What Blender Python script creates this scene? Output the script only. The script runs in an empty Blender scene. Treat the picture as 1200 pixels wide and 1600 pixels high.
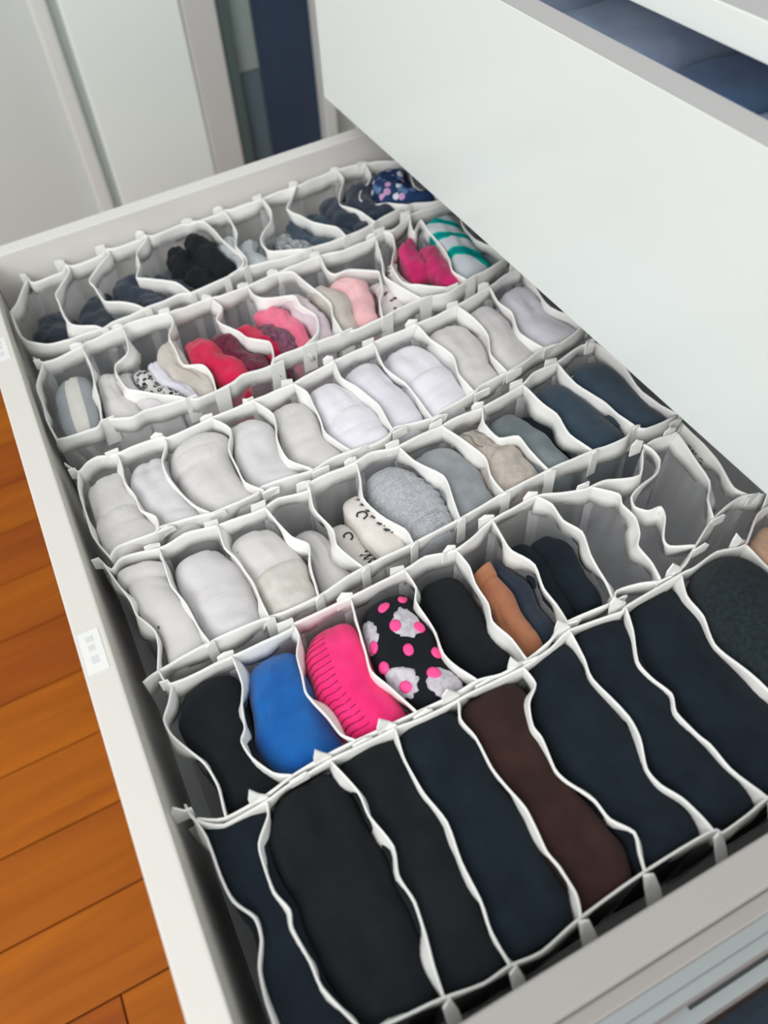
import bpy, bmesh, math, random
from mathutils import Vector, Matrix, noise

# ------------------------------------------------------------------ camera, light, exposure
sc = bpy.context.scene
COL = sc.collection
cam_data = bpy.data.cameras.new('camera'); cam = bpy.data.objects.new('camera', cam_data); COL.objects.link(cam)
cam_data.sensor_fit = 'VERTICAL'; cam_data.sensor_height = 24.0; cam_data.sensor_width = 18.0
cam_data.lens = 24.0 * 1250.904 / 1600.0
cam_data.shift_x = (600 - 510) / 1600.0
cam_data.shift_y = -(800 - 717) / 1600.0
cam_data.clip_start = 0.02
RX = Vector((0.428587705608242, 0.8986323758990976, -0.09366125980044113))
RY = Vector((0.6620500452457592, -0.38290297616881547, -0.6442631825823603))
RZ = Vector((-0.6148189295976101, 0.21411483794218084, -0.7590471131500617))
m = Matrix(((RX.x, -RY.x, -RZ.x, 0), (RX.y, -RY.y, -RZ.y, 0), (RX.z, -RY.z, -RZ.z, 0.4), (0, 0, 0, 1)))
cam.matrix_world = m
cam_data.dof.use_dof = True
cam_data.dof.focus_distance = 0.52
cam_data.dof.aperture_fstop = cam_data.lens / 1000.0 / 0.0050
sc.camera = cam

world = bpy.data.worlds.new('room_light'); sc.world = world; world.use_nodes = True
bg = world.node_tree.nodes['Background']
bg.inputs[0].default_value = (0.97, 0.98, 1.0, 1); bg.inputs[1].default_value = 0.86

def area(name, loc, target, size, energy, color):
    d = bpy.data.lights.new(name, 'AREA'); d.shape = 'RECTANGLE'; d.size = size[0]; d.size_y = size[1]
    d.energy = energy; d.color = color
    o = bpy.data.objects.new(name, d); COL.objects.link(o); o.location = loc
    o.rotation_euler = (Vector(target) - Vector(loc)).to_track_quat('-Z', 'Y').to_euler()
    return o
area('window_daylight', (0.95, -1.25, 1.55), (-0.35, 0.15, -0.05), (1.6, 1.4), 38.0, (1.0, 1.0, 0.98))

sc.view_settings.view_transform = 'Standard'; sc.view_settings.look = 'None'
sc.view_settings.gamma = 1.0; sc.view_settings.use_curve_mapping = False
sc.view_settings.exposure = 0.0
sc.cycles.transparent_max_bounces = 32

# ------------------------------------------------------------------ helpers
def tag(o, label=None, cat=None, group=None, kind=None):
    if label: o['label'] = label
    if cat: o['category'] = cat
    if group: o['group'] = group
    if kind: o['kind'] = kind
    return o

def empty(name, loc=(0, 0, 0)):
    o = bpy.data.objects.new(name, None); COL.objects.link(o); o.location = loc; o.empty_display_size = 0.02
    return o

def mesh_obj(name, verts, faces, mat, parent=None, smooth=False, uvs=None):
    me = bpy.data.meshes.new(name)
    off = Vector(parent_loc(parent)) if parent else Vector((0, 0, 0))
    me.from_pydata([tuple(Vector(v) - off) for v in verts], [], faces)
    if uvs is not None:
        uv = me.uv_layers.new(name='UVMap')
        for l in me.loops: uv.data[l.index].uv = uvs[l.vertex_index]
    if smooth:
        for p in me.polygons: p.use_smooth = True
    me.materials.append(mat)
    o = bpy.data.objects.new(name, me); COL.objects.link(o)
    if parent: o.parent = parent
    return o

def parent_loc(p):
    v = Vector((0, 0, 0))
    while p is not None: v += p.location; p = p.parent
    return v

def box(name, lo, hi, mat, parent=None, bevel=0.0008):
    bm = bmesh.new(); bmesh.ops.create_cube(bm, size=1)
    off = parent_loc(parent)
    for v in bm.verts:
        v.co = Vector([(lo[i] + hi[i]) / 2 + v.co[i] * (hi[i] - lo[i]) for i in range(3)]) - off
    if bevel: bmesh.ops.bevel(bm, geom=bm.edges[:], offset=bevel, segments=2, affect='EDGES', profile=0.6)
    me = bpy.data.meshes.new(name); bm.to_mesh(me); bm.free(); me.materials.append(mat)
    o = bpy.data.objects.new(name, me); COL.objects.link(o)
    if parent: o.parent = parent
    return o

def nd(nt, t, **kw):
    n = nt.nodes.new(t)
    for k, v in kw.items(): setattr(n, k, v)
    return n

def base_mat(name, col, rough=0.5, **kw):
    mt = bpy.data.materials.new(name); mt.use_nodes = True
    b = mt.node_tree.nodes['Principled BSDF']
    b.inputs['Base Color'].default_value = (*col, 1); b.inputs['Roughness'].default_value = rough
    for k, v in kw.items(): b.inputs[k].default_value = v
    return mt, mt.node_tree, b

def bump(nt, b, src, strength, dist=0.001):
    n = nd(nt, 'ShaderNodeBump'); n.inputs['Strength'].default_value = strength; n.inputs['Distance'].default_value = dist
    nt.links.new(src, n.inputs['Height']); nt.links.new(n.outputs[0], b.inputs['Normal'])

def srgb(r, g, b):
    f = lambda c: ((c / 255 + 0.055) / 1.055) ** 2.4 if c > 10 else c / 255 / 12.92
    return (f(r), f(g), f(b))

def cloth(name, c1, c2=None, scale=900, rough=0.95, bs=0.35, mottled=60, sheen=0.2):
    """knitted cloth: two close tones, fine knit relief"""
    c2 = c2 or tuple(x * 0.82 for x in c1)
    mt, nt, b = base_mat(name, c1, rough)
    b.inputs['Sheen Weight'].default_value = sheen; b.inputs['Sheen Roughness'].default_value = 0.6
    b.inputs['Specular IOR Level'].default_value = 0.15
    tc = nd(nt, 'ShaderNodeTexCoord')
    n1 = nd(nt, 'ShaderNodeTexNoise'); n1.inputs['Scale'].default_value = mottled; n1.inputs['Detail'].default_value = 6
    n2 = nd(nt, 'ShaderNodeTexNoise'); n2.inputs['Scale'].default_value = scale; n2.inputs['Detail'].default_value = 2
    nt.links.new(tc.outputs['Object'], n1.inputs['Vector']); nt.links.new(tc.outputs['Object'], n2.inputs['Vector'])
    r = nd(nt, 'ShaderNodeValToRGB'); r.color_ramp.elements[0].position = 0.35; r.color_ramp.elements[1].position = 0.65
    r.color_ramp.elements[0].color = (*c2, 1); r.color_ramp.elements[1].color = (*c1, 1)
    nt.links.new(n1.outputs[0], r.inputs[0]); nt.links.new(r.outputs[0], b.inputs['Base Color'])
    n3 = nd(nt, 'ShaderNodeTexNoise'); n3.inputs['Scale'].default_value = 120; n3.inputs['Detail'].default_value = 4; nt.links.new(tc.outputs['Object'], n3.inputs['Vector'])
    ad = nd(nt, 'ShaderNodeMath', operation='MULTIPLY_ADD'); ad.inputs[1].default_value = 2.2; nt.links.new(n3.outputs[0], ad.inputs[0]); nt.links.new(n2.outputs[0], ad.inputs[2])
    bump(nt, b, ad.outputs[0], bs, 0.0009)
    return mt

# ------------------------------------------------------------------ materials
M = {}
def board(name, col, rough=0.32):
    mt, nt, b = base_mat(name, col, rough)
    n = nd(nt, 'ShaderNodeTexNoise'); n.inputs['Scale'].default_value = 350; bump(nt, b, n.outputs[0], 0.03, 0.0005)
    return mt
M['board'] = board('white_melamine', (0.72, 0.70, 0.67), 0.45)
M['gloss'] = board('white_gloss_front', (0.80, 0.845, 0.825), 0.22)
M['edge'] = board('white_melamine_shade', (0.36, 0.343, 0.325), 0.5)  # white board darkened: shadow on the near side painted into the colour
M['top_shade'] = board('grey_top_shade', (0.47, 0.455, 0.455), 0.5)  # grey for upward faces of white boards, shade put into the colour
M['inner'] = board('drawer_lining', (0.72, 0.73, 0.74), 0.5)
M['front_cream'] = board('cream_white_front', (0.69, 0.66, 0.615), 0.45)
M['wall'] = board('wall_paint', (0.60, 0.66, 0.645), 0.7)
M['trim'] = board('trim_paint', (0.70, 0.75, 0.735), 0.5)
M['door'] = board('door_paint', (0.80, 0.90, 0.875), 0.4)
M['casing'] = board('casing_paint', (0.56, 0.585, 0.58), 0.5)
M['frame'] = board('window_frame_paint', (0.075, 0.115, 0.115), 0.4)
M['pane'] = board('pane_reflection', (0.26, 0.33, 0.32), 0.15)  # lighter than the lower pane: glass reflection painted as colour
M['pane_low'] = board('pane_dark', (0.10, 0.15, 0.18), 0.15)
M['steel'], nt, b = base_mat('zinc_steel', (0.46, 0.49, 0.49), 0.3, Metallic=1.0)
M['slot'] = base_mat('slot_dark', (0.03, 0.035, 0.035), 0.6)[0]
M['paper'] = base_mat('sticker_paper', (0.78, 0.775, 0.755), 0.6)[0]
M['print'] = base_mat('faded_print', (0.65, 0.65, 0.655), 0.7)[0]
M['ink'] = base_mat('black_ink', (0.03, 0.03, 0.035), 0.7)[0]
M['denim'] = cloth('denim', srgb(116, 146, 186), srgb(92, 122, 164), mottled=25)
M['denim_light'] = cloth('denim_light', srgb(196, 212, 236), srgb(172, 190, 220), mottled=25)
M['denim_dark'] = cloth('denim_dark', srgb(60, 104, 146), srgb(48, 84, 122), mottled=25)
M['navy_curtain'] = cloth('navy_curtain', srgb(38, 58, 82), srgb(32, 50, 74), mottled=8)
M['dark_shape_navy'] = cloth('dark_shape_navy', srgb(36, 50, 62), srgb(30, 42, 54))

# binding tape: woven, faint ribs
mt, nt, b = base_mat('binding_tape', (0.86, 0.855, 0.83), 0.8); M['tape'] = mt
b.inputs['Specular IOR Level'].default_value = 0.2
b.inputs['Subsurface Weight'].default_value = 0.0
tc = nd(nt, 'ShaderNodeTexCoord'); n = nd(nt, 'ShaderNodeTexNoise'); n.inputs['Scale'].default_value = 1400
nt.links.new(tc.outputs['Object'], n.inputs['Vector']); bump(nt, b, n.outputs[0], 0.3, 0.0006)

def sheer(name, alpha, col=(0.86, 0.86, 0.88)):
    mt = bpy.data.materials.new(name); mt.use_nodes = True; nt = mt.node_tree; nt.nodes.clear()
    out = nd(nt, 'ShaderNodeOutputMaterial'); mix = nd(nt, 'ShaderNodeMixShader')
    tr = nd(nt, 'ShaderNodeBsdfTransparent'); df = nd(nt, 'ShaderNodeBsdfDiffuse'); tl = nd(nt, 'ShaderNodeBsdfTranslucent')
    ad = nd(nt, 'ShaderNodeMixShader'); ad.inputs[0].default_value = 0.4
    df.inputs[0].default_value = (*col, 1); tl.inputs[0].default_value = (*col, 1)
    tc = nd(nt, 'ShaderNodeTexCoord'); n = nd(nt, 'ShaderNodeTexNoise'); n.inputs['Scale'].default_value = 40
    mr = nd(nt, 'ShaderNodeMapRange'); mr.inputs[3].default_value = alpha * 0.75; mr.inputs[4].default_value = alpha * 1.25
    nt.links.new(tc.outputs['Object'], n.inputs['Vector']); nt.links.new(n.outputs[0], mr.inputs[0])
    nt.links.new(df.outputs[0], ad.inputs[1]); nt.links.new(tl.outputs[0], ad.inputs[2])
    mix.inputs[0].default_value = alpha; nt.links.new(tr.outputs[0], mix.inputs[1]); nt.links.new(ad.outputs[0], mix.inputs[2])
    nt.links.new(mix.outputs[0], out.inputs[0])
    return mt
M['sheer'] = sheer('sheer_mesh', 0.29)
M['seam'] = sheer('seam_mesh', 0.78)

# wood planks: warm laminate with grain along the plank
def wood(name, c1, c2, seed):
    mt, nt, b = base_mat(name, c1, 0.55); b.inputs['Specular IOR Level'].default_value = 0.25
    tc = nd(nt, 'ShaderNodeTexCoord'); mp = nd(nt, 'ShaderNodeMapping'); mp.inputs['Scale'].default_value = (26, 2.2, 1)
    mp.inputs['Location'].default_value = (seed * 3.1, seed * 1.7, 0)
    n = nd(nt, 'ShaderNodeTexNoise'); n.inputs['Scale'].default_value = 1.6; n.inputs['Detail'].default_value = 8; n.inputs['Distortion'].default_value = 0.8
    r = nd(nt, 'ShaderNodeValToRGB'); r.color_ramp.elements[0].position = 0.3; r.color_ramp.elements[1].position = 0.72
    r.color_ramp.elements[0].color = (*c2, 1); r.color_ramp.elements[1].color = (*c1, 1)
    nt.links.new(tc.outputs['Object'], mp.inputs[0]); nt.links.new(mp.outputs[0], n.inputs['Vector'])
    nt.links.new(n.outputs[0], r.inputs[0]); nt.links.new(r.outputs[0], b.inputs['Base Color'])
    return mt
WOODS = [wood('plank_amber', srgb(174, 94, 3), srgb(150, 74, 2), 1), wood('plank_honey', srgb(182, 100, 4), srgb(156, 80, 2), 2),
         wood('plank_russet', srgb(166, 84, 5), srgb(142, 66, 3), 3)]
M['subfloor'] = base_mat('subfloor', srgb(136, 70, 14), 0.8)[0]

# ------------------------------------------------------------------ room shell
FZ = -0.50
fl = box('floor', (-1.25, -2.2, FZ - 0.03), (1.6, 0.9, FZ - 0.0045), M['subfloor'], bevel=0); tag(fl, 'orange wood plank floor beside the open drawer', kind='structure')
random.seed(3)
xs = -1.245; k = 0; pmesh = {}
x0 = -0.749 - 6 * 0.0885
while x0 < 1.55:
    y = -2.2 - random.random() * 2.4
    while y < 0.9:
        L = 3.0; ya, yb = max(-2.2, y), min(0.9, y + L)
        xa, xb = max(-1.25, x0), x0 + 0.0885
        if yb - ya > 0.02 and xb > xa + 0.01:
            box('plank', (xa + 0.0009, ya + 0.0009, FZ - 0.012), (xb - 0.0009, yb - 0.0009, FZ), WOODS[k % 3 if random.random() < 0.7 else random.randrange(3)], fl, bevel=0.0006); k += 1
        y += L
    x0 += 0.0885

WX = -1.25
tag(box('wall_far', (WX - 0.1, -2.2, FZ), (WX, 0.9, 1.9), M['wall'], bevel=0), 'pale grey painted wall behind the drawer', kind='structure')
tag(box('wall_right', (WX - 0.1, 0.9, FZ), (1.6, 1.0, 1.9), M['wall'], bevel=0), 'pale wall behind the dresser', kind='structure')
def on_wall(y): return y * 1.25 / 1.2
Y = on_wall
tm = box('trim_1', (WX, Y(0.098), FZ), (WX + 0.022, Y(0.122), 1.9), M['trim'], bevel=0.006); tag(tm, 'rounded vertical moulding on the far wall', kind='structure')
dr = box('door_1', (WX, Y(0.135), FZ + 0.01), (WX + 0.03, Y(0.292), 1.9), M['door'], bevel=0.004); tag(dr, 'tall white door panel behind the drawer', kind='structure')
tm = box('trim_2', (WX, Y(0.293), FZ), (WX + 0.035, Y(0.341), 1.9), M['casing'], bevel=0.003); tag(tm, 'beige grey casing beside the white door panel', kind='structure')
wn = empty('window_1', (WX, Y(0.37), FZ)); tag(wn, 'narrow tall glazed strip beside the casing', kind='structure')
box('window_frame', (WX, Y(0.342), FZ), (WX + 0.03, Y(0.3605), 1.9), M['frame'], wn, 0.002)
box('pane', (WX, Y(0.361), -0.155), (WX + 0.012, Y(0.3975), 1.9), M['pane'], wn, 0.001)
box('pane', (WX, Y(0.361), FZ), (WX + 0.012, Y(0.3975), -0.157), M['pane_low'], wn, 0.001)
tm = box('trim_3', (WX, Y(0.488), FZ), (WX + 0.04, Y(0.508), 1.9), M['trim'], bevel=0.003); tag(tm, 'thin white upright strip beside the navy curtain', kind='structure')
# navy curtain with shallow folds
vs, fs = [], []
NY = 24
for i in range(NY + 1):
    y = Y(0.3985) + (Y(0.4875) - Y(0.3985)) * i / NY
    x = WX + 0.014 + 0.0012 * math.sin(i * 0.5)
    for (zz, dx) in ((FZ + 0.01, 0), (1.9, 0), (1.9, -0.004), (FZ + 0.01, -0.004)): vs.append((x + dx, y, zz))
for i in range(NY):
    for j in range(4):
        a, b_ = i * 4 + j, i * 4 + (j + 1) % 4
        fs.append((a, a + 4, b_ + 4, b_))
fs += [(0, 1, 2, 3), (NY * 4 + 3, NY * 4 + 2, NY * 4 + 1, NY * 4)]
cu = mesh_obj('curtain', vs, fs, M['navy_curtain'], smooth=False)
tag(cu, 'dark navy hanging curtain behind the far end of the drawer', 'curtain')

# ------------------------------------------------------------------ dresser carcass, upper drawer, lower drawer
XO0, XO1 = -0.7035, -0.0085           # outer faces of the lower drawer sides
TH = 0.0165
CY = 0.345                            # front plane of the carcass
ds = empty('dresser', (-0.356, 0.6, FZ)); tag(ds, 'white dresser carcass holding the pulled-out drawers', 'dresser')
box('side_panel', (-0.742, CY, FZ + 0.06), (-0.724, 0.88, 0.2105), M['board'], ds)
box('side_panel', (0.014, CY, FZ + 0.06), (0.032, 0.88, 0.2105), M['board'], ds)
box('back_panel', (-0.722, 0.862, FZ + 0.06), (0.012, 0.878, 0.2105), M['board'], ds)
box('bottom_panel', (-0.722, CY + 0.002, FZ + 0.06), (0.012, 0.861, FZ + 0.078), M['board'], ds)
box('top_board', (-0.750, CY - 0.002, 0.2112), (0.040, 0.885, 0.2288), M['gloss'], ds, 0.0008)
box('top_shade_sheet', (-0.7495, CY - 0.0015, 0.2288), (0.0395, 0.8845, 0.2295), M['top_shade'], ds, 0)  # thin grey sheet painting the top board's upper face as less lit
box('plinth', (-0.735, CY + 0.03, FZ), (0.025, 0.87, FZ + 0.059), M['board'], ds)
box('divider_rail', (-0.722, 0.40, 0.012), (0.012, 0.86, 0.020), M['board'], ds)
box('lower_front', (-0.722, CY - 0.018, FZ + 0.08), (0.012, CY - 0.001, -0.19), M['gloss'], ds, 0.0012)

ud = empty('upper_drawer', (-0.36, 0.31, 0.032)); tag(ud, 'white glossy drawer pulled slightly open above the sock drawer', 'drawer')
box('front_panel', (-0.7205, 0.3030, 0.0318), (0.010, 0.3195, 0.2022), M['gloss'], ud, 0.0006)
box('top_shade_band', (-0.7203, 0.3032, 0.2023), (0.0098, 0.3193, 0.2028), M['top_shade'], ud, 0)  # thin grey strip painting the front's top edge in shade
box('side_panel', (-0.703, 0.3200, 0.045), (-0.687, 0.80, 0.178), M['inner'], ud)
box('side_panel', (-0.024, 0.3200, 0.045), (-0.008, 0.80, 0.178), M['inner'], ud)
box('back_panel', (-0.686, 0.785, 0.045), (-0.025, 0.80, 0.178), M['inner'], ud)
box('bottom_panel', (-0.686, 0.3200, 0.045), (-0.025, 0.784, 0.051), M['inner'], ud)

ZB = -0.130                           # drawer floor
ld = empty('drawer', (-0.356, 0.17, ZB - 0.012)); tag(ld, 'long white drawer pulled fully out and filled with fabric organizers', 'drawer')
fp = box('front_panel', (-0.722, -0.0715, -0.165), (0.012, -0.0535, 0.0), M['front_cream'], ld, 0.0014)
box('side_panel', (XO0, -0.0533, -0.142), (XO0 + TH, 0.415, 0.0), M['board'], ld, 0.0012)
sp = box('side_panel', (XO1 - TH, -0.0533, -0.142), (XO1, 0.415, 0.0), M['edge'], ld, 0.0012)  # near rail in the darkened white, its shadow painted into the colour
box('back_panel', (XO0 + TH + 0.0002, 0.399, -0.142), (XO1 - TH - 0.0002, 0.415, -0.012), M['inner'], ld)
box('bottom_panel', (XO0 + TH + 0.0002, -0.0533, ZB - 0.010), (XO1 - TH - 0.0002, 0.3988, ZB), M['inner'], ld, 0)
# two stickers with faded print on the front panel's top edge
for (sx, nm) in ((-0.262, 0), (-0.5555, 1)):
    st = box('sticker', (sx - 0.014, -0.0690, 0.0), (sx + 0.014, -0.0570, 0.0004), M['paper'], ld, 0)
    tag(st, 'small white paper sticker')
    for (a, bq, w) in ((-0.010, -0.006, 0.0042), (-0.004, 0.000, 0.0036), (0.0035, 0.0085, 0.0040)):
        box('faded_print', (sx + a, -0.0632 - w / 2, 0.0004), (sx + bq, -0.0632 + w / 2, 0.0006), M['print'], st, 0)
# runner under the near side
box('side_batten', (XO1 + 0.0002, -0.050, -0.064), (-0.0012, 0.41, -0.030), M['edge'], ld, 0.001)  # same darkened white, shadow painted into the colour
rn = empty('drawer_runner', (0.006, 0.18, -0.075)); tag(rn, 'metal telescopic runner along the near side of the drawer', 'drawer runner')
def prism(name, prof, y0, y1, mat, parent):
    n_ = len(prof)
    vs = [(x, y0, z) for x, z in prof] + [(x, y1, z) for x, z in prof]
    fs = [(i, (i + 1) % n_, n_ + (i + 1) % n_, n_ + i) for i in range(n_)] + [tuple(range(n_))[::-1], tuple(range(n_, 2 * n_))]
    return mesh_obj(name, vs, fs, mat, parent)
prism('inner_member', [(-0.0010, -0.034), (0.0045, -0.034), (0.0045, -0.0375), (0.0020, -0.0385), (0.0020, -0.070), (0.0045, -0.071), (0.0045, -0.074), (-0.0010, -0.074)], 0.0, 0.42, M['steel'], rn)
prism('middle_member', [(0.0048, -0.040), (0.0095, -0.040), (0.0110, -0.042), (0.0110, -0.046), (0.0075, -0.047), (0.0075, -0.062), (0.0110, -0.063), (0.0110, -0.068), (0.0048, -0.068)], 0.02, 0.60, M['steel'], rn)
prism('outer_member', [(0.0112, -0.044), (0.0135, -0.044), (0.0135, -0.078), (0.0112, -0.078)], 0.346, 0.80, M['steel'], rn)
prism('ledge', [(0.0048, -0.069), (0.0190, -0.069), (0.0205, -0.071), (0.0205, -0.076), (0.0048, -0.076)], 0.0, 0.338, M['steel'], rn)
box('slot', (0.0112, 0.135, -0.0689), (0.0136, 0.30, -0.0683), M['slot'], rn, 0)
# box standing in for an unidentified dark shape under the near corner
def rounded_box(name, lo, hi, mat, parent, r): return box(name, lo, hi, mat, parent, r)
db = empty('dark_shape_box', (0.15, 0.16, FZ)); tag(db, 'dark navy stand-in box for an unidentified dark shape below the runner', 'box')
rounded_box('body', (0.035, -0.02, FZ + 0.001), (0.40, 0.32, FZ + 0.24), M['dark_shape_navy'], db, 0.012)
rounded_box('dark_shape_upper', (0.028, -0.027, FZ + 0.241), (0.407, 0.3255, FZ + 0.285), M['dark_shape_navy'], db, 0.008)

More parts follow.
